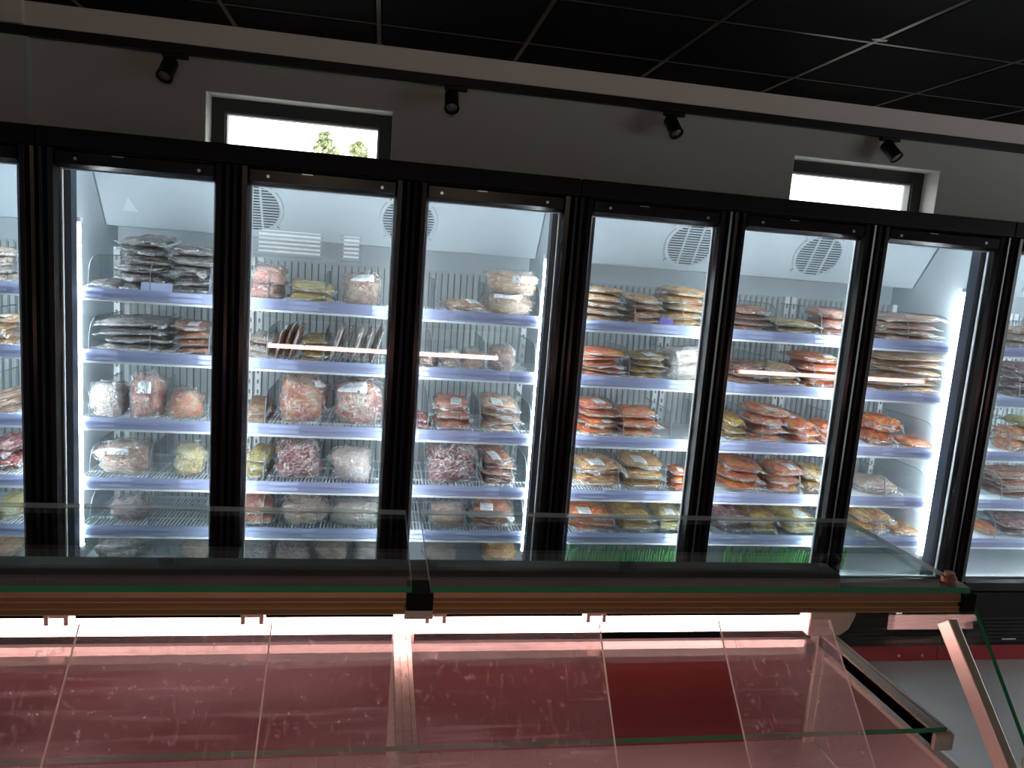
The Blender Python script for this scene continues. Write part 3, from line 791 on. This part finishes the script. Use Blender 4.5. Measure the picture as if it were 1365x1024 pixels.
    B(MB().prism_x([(.555, .871), (.590, .871), (.590, .900), (.555, .880)], xl, xr - .014), 'lower_track', M['chrome'])
    return C
C1 = make_counter()
C2 = copy_tree(C1, skip=('plexi_panel', 'panel_edge')); C2.location.x += 2.99
C2['label'] = 'second meat counter beyond the right edge, its pink tube reflected in freezer doors'

# ------------------------------------------------------------------ packs of meat
def nz(p, s, seed): return noise.noise(Vector((p[0] * s + seed * 7.3, p[1] * s - seed * 3.1, p[2] * s + seed * 1.7)))

def pillow_top(u, v, seed):
    e = max(0.0, (1 - abs(u) ** 3.2) * (1 - abs(v) ** 3.0))
    f = e ** .36
    return .5 + f * (.42 + .16 * nz((u, v, 0), 1.9, seed) + .10 * nz((u, v, 0), 4.3, seed))
def pillow_bot(u, v, seed):
    e = max(0.0, (1 - abs(u) ** 4) * (1 - abs(v) ** 4))
    return .5 - e ** .30 * (.46 + .05 * nz((u, v, 3), 3, seed))
def plan(u, v, seed):
    k = .5 * (1 - .10 * (u * u * v * v)) * (1 + .10 * nz((u, v, 5), 1.6, seed))
    return u * k, v * k

cache = {}
def pillow_mesh(seed, col):
    key = ('f', seed, col)
    if key not in cache:
        nu, nv = 18, 13; b = MB(); vs = []
        for top in (1, 0):
            for j in range(nv):
                for i in range(nu):
                    u, v = -1 + 2 * i / (nu - 1), -1 + 2 * j / (nv - 1)
                    x, y = plan(u, v, seed)
                    vs.append((x, y, pillow_top(u, v, seed) if top else pillow_bot(u, v, seed)))
        fs = []; o2 = nu * nv
        for j in range(nv - 1):
            for i in range(nu - 1):
                a = j * nu + i
                fs.append((a, a + 1, a + nu + 1, a + nu)); fs.append((o2 + a, o2 + a + nu, o2 + a + nu + 1, o2 + a + 1))
        for i in range(nu - 1):
            fs.append((i, o2 + i, o2 + i + 1, i + 1)); a = (nv - 1) * nu + i; fs.append((a, a + 1, o2 + a + 1, o2 + a))
        for j in range(nv - 1):
            a = j * nu; fs.append((a, a + nu, o2 + a + nu, o2 + a)); a = j * nu + nu - 1; fs.append((a, o2 + a, o2 + a + nu, a + nu))
        b.add(vs, fs)
        cache[key] = b.mesh('meat', MM[col], True)
    return cache[key]
def flange_mesh(seed):
    key = ('fl', seed)
    if key not in cache:
        per = []
        n = 13
        for i in range(n): per.append((-1 + 2 * i / n, -1))
        for i in range(n): per.append((1, -1 + 2 * i / n))
        for i in range(n): per.append((1 - 2 * i / n, 1))
        for i in range(n): per.append((-1, 1 - 2 * i / n))
        m = len(per); vs = []
        rnd = random.Random(seed)
        for layer in range(2):
            for k, (ex, zz) in enumerate(((.96, 0), (1.07, .0), (1.14, .0))):
                for (u, v) in per:
                    x, y = plan(u, v, seed)
                    w = 0 if ex < 1 else (nz((u, v, ex * 3), 2.6, seed) * .55 - .12) * (ex - .96) / .18
                    c = 1 + (.05 if abs(u) > .8 and abs(v) > .8 and ex > 1.1 else 0)
                    vs.append((x * ex * c, y * ex * c, .5 + w + (0.03 if layer else 0)))
        fs = []
        for layer in range(2):
            o = layer * 3 * m
            for r in range(2):
                for k in range(m):
                    q = (o + r * m + k, o + r * m + (k + 1) % m, o + (r + 1) * m + (k + 1) % m, o + (r + 1) * m + k)
                    fs.append(q if layer == 0 else q[::-1])
        for k in range(m):
            fs.append((2 * m + k, 2 * m + (k + 1) % m, 5 * m + (k + 1) % m, 5 * m + k))
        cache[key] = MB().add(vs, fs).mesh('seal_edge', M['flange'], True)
    return cache[key]
def pillow_label(seed, var):
    key = ('pl', seed, var)
    if key not in cache:
        u0 = (-.55, -.25, -.05)[var % 3]; u1 = u0 + .62; n = 5; vs = []
        for lay in (.035, .015):
            for j in range(n):
                for i in range(n):
                    u = u0 + (u1 - u0) * i / (n - 1); v = -.93 + .85 * j / (n - 1)
                    x, y = plan(u, v, seed); vs.append((x, y, pillow_top(u, v, seed) + lay))
        fs = []
        for j in range(n - 1):
            for i in range(n - 1):
                a = j * n + i; fs += [(a, a + 1, a + n + 1, a + n), (25 + a, 25 + a + n, 25 + a + n + 1, 25 + a + 1)]
        for i in range(n - 1):
            fs += [(i, 25 + i, 26 + i, i + 1), (20 + i, 21 + i, 46 + i, 45 + i), (5 * i, 5 * i + 5, 30 + 5 * i, 25 + 5 * i), (5 * i + 4, 29 + 5 * i, 34 + 5 * i, 5 * i + 9)]
        cache[key] = MB().add(vs, fs).mesh('label', M['label'], True)
    return cache[key]

def bag_pt(th, ph, seed, k=1.0, rid=0.0):
    st, ct = math.sin(th), math.cos(th)
    sg = lambda a, p: math.copysign(abs(a) ** p, a)
    d = Vector((sg(math.cos(ph), .62) * st ** .55, sg(math.sin(ph), .62) * st ** .55, sg(ct, .6)))
    r = .86 + .24 * nz(d, 1.3, seed) + .13 * nz(d, 3.4, seed + 5)
    if rid:
        q = 1 - abs(nz(d, 3.4, seed + 9)) * 2
        r += rid * max(0, q) ** 2 * (.4 + 1.0 * max(0, d.z)) + .02
    x, y, z = d.x * r * .5 * k, d.y * r * .5 * k, .5 + d.z * r * .5 * k
    z = max(z, 0.0 if not rid else -.0)
    if z < .12: z = z * .4
    return (x, y, z)
def bag_mesh(seed, col):
    key = ('b', seed, col)
    if key not in cache:
        cache[key] = ball(seed, 0, 1.0, 'meat', MM[col])
    return cache[key]
def ball(seed, rid, k, nm, mat):
    nt_, np_ = 18, 28
    vs = [bag_pt(.0001, 0, seed, k, rid)] + [bag_pt(math.pi * i / nt_, 2 * math.pi * j / np_, seed, k, rid) for i in range(1, nt_) for j in range(np_)] + [bag_pt(math.pi - .0001, 0, seed, k, rid)]
    fs = [(0, 1 + j, 1 + (j + 1) % np_) for j in range(np_)]
    for i in range(nt_ - 2):
        for j in range(np_):
            a = 1 + i * np_ + j; c = 1 + i * np_ + (j + 1) % np_
            fs.append((a, a + np_, c + np_, c))
    l = len(vs) - 1; o = 1 + (nt_ - 2) * np_
    fs += [(l, o + (j + 1) % np_, o + j) for j in range(np_)]
    return MB().add(vs, fs).mesh(nm, mat, True)
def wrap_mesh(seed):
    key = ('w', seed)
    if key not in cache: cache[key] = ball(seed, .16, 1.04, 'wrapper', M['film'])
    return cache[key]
def bag_label(seed, var):
    key = ('bl', seed, var)
    if key not in cache:
        n = 5; vs = []; p0 = -math.pi / 2 + (-.55, -.1, .25)[var % 3]; t0 = (.75, .95, .6)[var % 3]
        for lay in (1.16, 1.14):
            for j in range(n):
                for i in range(n):
                    p = Vector(bag_pt(t0 + .55 * (1 - j / (n - 1)), p0 + .75 * i / (n - 1), seed)) - Vector((0, 0, .5))
                    vs.append(tuple(p * lay + Vector((0, 0, .5))))
        fs = []
        for j in range(n - 1):
            for i in range(n - 1):
                a = j * n + i; fs += [(a, a + 1, a + n + 1, a + n), (25 + a, 25 + a + n, 25 + a + n + 1, 25 + a + 1)]
        for i in range(n - 1):
            fs += [(i, 25 + i, 26 + i, i + 1), (20 + i, 21 + i, 46 + i, 45 + i), (5 * i, 5 * i + 5, 30 + 5 * i, 25 + 5 * i), (5 * i + 4, 29 + 5 * i, 34 + 5 * i, 5 * i + 9)]
        cache[key] = MB().add(vs, fs).mesh('label', M['label'], True)
    return cache[key]

COLW = {'grey': 'dark grey', 'beige': 'beige', 'pale': 'pale', 'pink': 'pink', 'salmon': 'salmon', 'red': 'dark red', 'orange': 'orange', 'tan': 'tan', 'peach': 'peach',
        'mustard': 'mustard', 'olive': 'olive', 'yellow': 'yellowish', 'brown': 'brown', 'purple': 'purplish'}
DOORW = ['cut-off left door', 'first full door', 'second full door', 'third full door', 'fourth full door', 'fifth full door', 'sixth full door', 'cut-off right door']
SHW = {1: 'top shelf', 2: 'second shelf', 3: 'third shelf', 4: 'fourth shelf', 5: 'lowest shelf', 6: 'freezer floor'}
ORD = ['bottom', 'second', 'third', 'fourth', 'fifth', 'sixth']

def place_names(n):
    return {1: ['only'], 2: ['left', 'right'], 3: ['left', 'middle', 'right'], 4: ['first', 'second', 'third', 'fourth']}[n]

def pack(kind, col, seed, loc, size, rot, lab, labelvar=None):
    nm = {'f': 'vacuum_pack', 'b': 'meat_bag', 's': 'vacuum_pack'}[kind]
    e = empty(nm, loc, rot); e.scale = size
    tag(e, lab, {'f': 'meat pack', 'b': 'meat bag', 's': 'meat pack'}[kind],
        {'f': 'vacuum packs of %s meat', 'b': 'bags of %s meat', 's': 'upright packs of %s meat'}[kind] % COLW[col])
    if kind == 'b':
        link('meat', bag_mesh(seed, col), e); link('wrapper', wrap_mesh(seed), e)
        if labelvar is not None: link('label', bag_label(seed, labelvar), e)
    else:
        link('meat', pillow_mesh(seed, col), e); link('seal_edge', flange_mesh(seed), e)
        if labelvar is not None: link('label', pillow_label(seed, labelvar), e)
    return e

# door, shelf, x of the pile, width, height, number of packs, kind, colour, labels showing
PILES = [
    (0, 1, 0.659, 0.079, 0.145, 4, 'f', 'pale', 0),
    (0, 2, 0.658, 0.088, 0.126, 4, 'f', 'tan', 1),
    (0, 3, 0.656, 0.097, 0.082, 3, 'f', 'beige', 0),
    (0, 4, 0.654, 0.103, 0.134, 4, 'f', 'red', 0),
    (0, 5, 0.65, 0.104, 0.075, 2, 'f', 'yellow', 0),
    (0, 6, 0.647, 0.108, 0.012, 1, 'f', 'beige', 0),
    (1, 1, 1.02, 0.107, 0.043, 1, 'f', 'grey', 0),
    (1, 1, 1.151, 0.189, 0.236, 6, 'f', 'grey', 0),
    (1, 1, 1.317, 0.165, 0.21, 5, 'f', 'grey', 0),
    (1, 2, 1.123, 0.261, 0.145, 4, 'f', 'grey', 0),
    (1, 2, 1.333, 0.137, 0.141, 4, 'f', 'brown', 1),
    (1, 3, 1.026, 0.136, 0.125, 1, 'b', 'pale', 0),
    (1, 3, 1.16, 0.125, 0.165, 1, 'b', 'pink', 1),
    (1, 3, 1.302, 0.144, 0.108, 1, 'b', 'salmon', 0),
    (1, 4, 1.083, 0.225, 0.117, 1, 'b', 'beige', 1),
    (1, 4, 1.323, 0.137, 0.12, 1, 'b', 'yellow', 0),
    (1, 5, 1.098, 0.163, 0.086, 1, 'b', 'purple', 0),
    (1, 6, 1.057, 0.212, 0.024, 1, 'b', 'grey', 0),
    (1, 6, 1.347, 0.108, 0.028, 1, 'b', 'beige', 0),
    (2, 1, 1.592, 0.142, 0.138, 2, 'b', 'pink', 0),
    (2, 1, 1.763, 0.186, 0.092, 2, 'f', 'yellow', 0),
    (2, 1, 1.963, 0.169, 0.131, 1, 'b', 'beige', 1),
    (2, 2, 1.586, 0.118, 0.103, 3, 'f', 'pale', 0),
    (2, 2, 1.688, 0.076, 0.134, 3, 's', 'brown', 0),
    (2, 2, 1.788, 0.112, 0.11, 4, 'f', 'mustard', 0),
    (2, 2, 1.949, 0.194, 0.145, 5, 's', 'pale', 0),
    (2, 3, 1.576, 0.099, 0.081, 4, 'f', 'tan', 0),
    (2, 3, 1.745, 0.213, 0.186, 1, 'b', 'salmon', 1),
    (2, 3, 1.967, 0.224, 0.188, 1, 'b', 'pink', 1),
    (2, 4, 1.575, 0.1, 0.123, 3, 'f', 'yellow', 0),
    (2, 4, 1.739, 0.209, 0.145, 1, 'b', 'red', 0),
    (2, 4, 1.957, 0.19, 0.13, 1, 'b', 'pale', 0),
    (2, 5, 1.592, 0.131, 0.099, 2, 'f', 'pink', 0),
    (2, 5, 1.767, 0.206, 0.097, 1, 'b', 'beige', 0),
    (2, 5, 1.975, 0.198, 0.092, 1, 'b', 'pale', 0),
    (2, 6, 1.591, 0.12, 0.038, 1, 'b', 'grey', 0),
    (2, 6, 1.733, 0.152, 0.04, 1, 'b', 'purple', 0),
    (2, 6, 1.892, 0.142, 0.029, 1, 'b', 'beige', 0),
    (2, 6, 2.028, 0.116, 0.044, 1, 'b', 'pale', 0),
    (3, 1, 2.374, 0.161, 0.059, 1, 'f', 'beige', 1),
    (3, 1, 2.552, 0.214, 0.187, 2, 'b', 'tan', 2),
    (3, 2, 2.243, 0.08, 0.031, 1, 'b', 'brown', 0),
    (3, 2, 2.325, 0.069, 0.086, 2, 'f', 'pale', 1),
    (3, 2, 2.42, 0.088, 0.079, 1, 'b', 'beige', 1),
    (3, 2, 2.543, 0.121, 0.106, 1, 'b', 'brown', 0),
    (3, 3, 2.24, 0.066, 0.064, 2, 'f', 'red', 0),
    (3, 3, 2.356, 0.158, 0.138, 3, 'f', 'pink', 2),
    (3, 3, 2.546, 0.158, 0.147, 4, 'f', 'beige', 4),
    (3, 4, 2.367, 0.23, 0.152, 1, 'b', 'red', 0),
    (3, 4, 2.558, 0.131, 0.146, 5, 'f', 'brown', 1),
    (3, 5, 2.355, 0.155, 0.094, 1, 'b', 'beige', 0),
    (3, 5, 2.537, 0.197, 0.106, 2, 'f', 'brown', 1),
    (3, 6, 2.34, 0.169, 0.035, 1, 'b', 'pale', 0),
    (3, 6, 2.6, 0.167, 0.038, 1, 'f', 'tan', 0),
    (4, 1, 2.962, 0.171, 0.164, 5, 'f', 'tan', 0),
    (4, 1, 3.133, 0.154, 0.141, 4, 'f', 'tan', 0),
    (4, 1, 3.317, 0.195, 0.189, 5, 'f', 'peach', 0),
    (4, 2, 2.97, 0.19, 0.128, 5, 'f', 'orange', 0),
    (4, 2, 3.167, 0.16, 0.119, 4, 'f', 'mustard', 1),
    (4, 2, 3.333, 0.159, 0.146, 2, 'b', 'pale', 1),
    (4, 3, 2.967, 0.162, 0.164, 4, 'f', 'orange', 2),
    (4, 3, 3.153, 0.192, 0.132, 3, 'f', 'orange', 0),
    (4, 4, 2.998, 0.219, 0.128, 2, 'f', 'tan', 1),
    (4, 4, 3.215, 0.203, 0.142, 3, 'f', 'peach', 1),
    (4, 4, 3.374, 0.089, 0.106, 3, 'f', 'orange', 1),
    (4, 5, 2.99, 0.207, 0.092, 3, 'f', 'orange', 2),
    (4, 5, 3.188, 0.176, 0.097, 2, 'f', 'mustard', 0),
    (4, 5, 3.348, 0.129, 0.097, 2, 'f', 'yellow', 1),
    (5, 1, 3.62, 0.134, 0.122, 4, 'f', 'brown', 0),
    (5, 1, 3.821, 0.231, 0.075, 2, 'f', 'olive', 0),
    (5, 1, 4.025, 0.154, 0.139, 3, 'f', 'pink', 0),
    (5, 2, 3.636, 0.15, 0.103, 3, 'f', 'brown', 0),
    (5, 2, 3.807, 0.16, 0.105, 3, 'f', 'peach', 0),
    (5, 2, 3.991, 0.199, 0.167, 4, 'f', 'orange', 1),
    (5, 3, 3.621, 0.101, 0.119, 3, 'f', 'mustard', 0),
    (5, 3, 3.763, 0.175, 0.171, 4, 'f', 'salmon', 2),
    (5, 3, 3.934, 0.141, 0.115, 3, 'f', 'orange', 0),
    (5, 3, 4.056, 0.079, 0.114, 2, 'f', 'orange', 0),
    (5, 4, 3.678, 0.19, 0.144, 3, 'f', 'orange', 0),
    (5, 4, 3.873, 0.175, 0.136, 3, 'f', 'salmon', 1),
    (5, 4, 4.028, 0.11, 0.127, 2, 'f', 'olive', 0),
    (5, 5, 3.649, 0.155, 0.097, 2, 'f', 'purple', 0),
    (5, 5, 3.806, 0.142, 0.093, 2, 'f', 'mustard', 0),
    (5, 5, 3.983, 0.183, 0.097, 2, 'f', 'yellow', 1),
    (6, 1, 4.397, 0.297, 0.137, 4, 'f', 'beige', 0),
    (6, 2, 4.431, 0.362, 0.193, 6, 'f', 'tan', 0),
    (6, 3, 4.339, 0.139, 0.151, 2, 'f', 'orange', 0),
    (6, 3, 4.514, 0.158, 0.039, 1, 'f', 'salmon', 0),
    (6, 4, 4.353, 0.2, 0.079, 1, 'f', 'pale', 0),
    (6, 5, 4.354, 0.158, 0.12, 2, 'f', 'peach', 0),
    (6, 5, 4.536, 0.153, 0.003, 1, 'f', 'tan', 0),
    (7, 1, 5.074, 0.22, 0.121, 3, 'f', 'beige', 1),
    (7, 2, 5.099, 0.255, 0.177, 4, 'f', 'purple', 1),
    (7, 3, 5.021, 0.074, 0.125, 2, 'f', 'salmon', 0),
    (7, 3, 5.172, 0.217, 0.169, 3, 'f', 'yellow', 0),
    (7, 4, 5.137, 0.303, 0.141, 4, 'f', 'brown', 0),
    (7, 5, 4.983, 0.059, 0.058, 1, 'f', 'orange', 0),
    (7, 5, 5.189, 0.239, 0.085, 2, 'f', 'purple', 0),
]


rows = {}
for p in PILES: rows.setdefault((p[0], p[1]), []).append(p)
FLOORZ = {1: 1.434, 2: 1.205, 3: .95, 4: .72, 5: .53, 6: .372}
rnd = random.Random(11)
cnt = 0
for (d, s), ps in rows.items():
    pn = place_names(len(ps))
    for pi, (_, _, X, w, h, n, kind, col, nl) in enumerate(ps):
        z0 = FLOORZ[s] + .0055
        if s == 6: h = max(h, .07)
        h = max(h, .035 * (1 if kind != 'b' else 1.3))
        wherew = '%s, %s' % (SHW[s], DOORW[d])
        if kind == 's':
            for k in range(n):
                cnt += 1
                th = .026
                x = X - w / 2 + (k + .5) * w / n
                ang = 78 - rnd.uniform(0, 6)
                hh = h * .98
                lab = '%s pack standing on edge, %s from left in its row, %s' % (COLW[col], ['first', 'second', 'third', 'fourth', 'fifth'][k], wherew)
                # local x becomes the height
                e = pack('s', col, cnt % 5, (x + .012, .265, z0 + hh * .5 + .002), (hh, .18 + rnd.uniform(-.02, .02), th), (0, R(-ang), R(rnd.uniform(-4, 4))), lab)
            continue
        zc = z0
        for k in range(n):
            cnt += 1
            hk = h / n
            ww = w * rnd.uniform(.92, 1.02) * (.93 if kind == 'f' else 1.0)
            dd = rnd.uniform(.19, .23) if kind == 'f' else min(.24, max(.15, w * .95))
            if w < .09: dd = rnd.uniform(.12, .16)
            yaw = R(rnd.uniform(-11, 11)); tx = R(rnd.uniform(-1.0, 5.0)) if k else 0; ty = R(rnd.uniform(-5, 5)) if k else 0
            x = X + rnd.uniform(-.016, .016) * (k > 0); y = .148 + dd / 2 * 1.08 + rnd.uniform(0, .02)
            what = {'f': 'meat pack', 'b': 'meat bag'}[kind]
            if n == 1:
                lab = '%s %s%s, %s item on %s' % (COLW[col], what, ' with white label' if nl else '', pn[pi], wherew)
                if len(ps) == 1: lab = '%s %s alone on %s' % (COLW[col], what, wherew)
            else:
                pos = 'topmost' if k == n - 1 else ORD[k] + (' one up' if k else '')
                pos = 'topmost' if k == n - 1 else ('bottom' if k == 0 else ORD[k] + ' up')
                lab = '%s %s, %s in %s pile on %s' % (COLW[col], what, pos, pn[pi], wherew)
            has = nl and (n == 1 or (n - 1 - k) % max(1, int(n / nl)) == 0 and (n - 1 - k) // max(1, int(n / nl)) < nl)
            sd = (cnt * 3) % 7
            z = zc - (.02 * hk if kind == 'f' else 0)
            pack(kind, col, sd, (x, y, z), (ww, dd, hk * (1.0 if kind == 'f' else 1.04)), (tx, ty, yaw), lab, (cnt % 3) if has else None)
            zc += hk * (.90 if kind == 'f' else .95)

# violet printed card lying against the middle pile on the top shelf, fourth door
vc = MB().box(-.055, .055, -.001, .001, 0, .055)
lg = vc.build('printed_bag', M['clear']); lg.location = (3.215, .150, 1.442); lg.rotation_euler = (R(-18), 0, R(3))
tag(lg, 'small clear bag with violet print before the piles on top shelf, fourth full door', 'bag')
q = MB(); q.prism_y([(-.03, .012), (-.022, .034), (-.006, .046), (.008, .03), (.03, .040), (.036, .016), (.01, .008)], -.0022, -.0012)
q.build('print', M['logo'], lg)
sc_ = MB().box(-.055, .055, -.001, .001, 0, .042).build('shelf_card', M['tag']); sc_.location = (1.215, .140, 1.440); sc_.rotation_euler = (R(-14), 0, 0)
tag(sc_, 'pale lilac price card leaning before dark packs on top shelf, first full door', 'price card')

# ------------------------------------------------------------------ light, world, camera
w = bpy.data.worlds.new('sky'); scene.world = w; w.use_nodes = True
bgn = w.node_tree.nodes['Background']; bgn.inputs[0].default_value = (.93, .97, 1.0, 1); bgn.inputs[1].default_value = 4.0

cam = bpy.data.cameras.new('camera'); co = bpy.data.objects.new('camera', cam); COL.objects.link(co)
rx = Vector((.98357481, -.16405692, .07527225)); dn = Vector((.04885607, -.15948229, -.98599112)); fw = Vector((.17376326, .97347354, -.14884759))
co.matrix_world = Matrix(((rx.x, -dn.x, -fw.x, 2.04225), (rx.y, -dn.y, -fw.y, -2.87453), (rx.z, -dn.z, -fw.z, 1.63), (0, 0, 0, 1)))
cam.sensor_fit = 'HORIZONTAL'; cam.sensor_width = 36; cam.lens = 1010.67 / 1365 * 36; cam.clip_start = .01; cam.clip_end = 200
scene.camera = co

scene.view_settings.view_transform = 'Standard'; scene.view_settings.look = 'None'
scene.view_settings.gamma = 1; scene.view_settings.use_curve_mapping = False
scene.view_settings.exposure = 0
try:
    scene.cycles.transparent_max_bounces = 32
    scene.cycles.max_bounces = 10
    scene.cycles.sample_clamp_indirect = 6
except Exception:
    pass
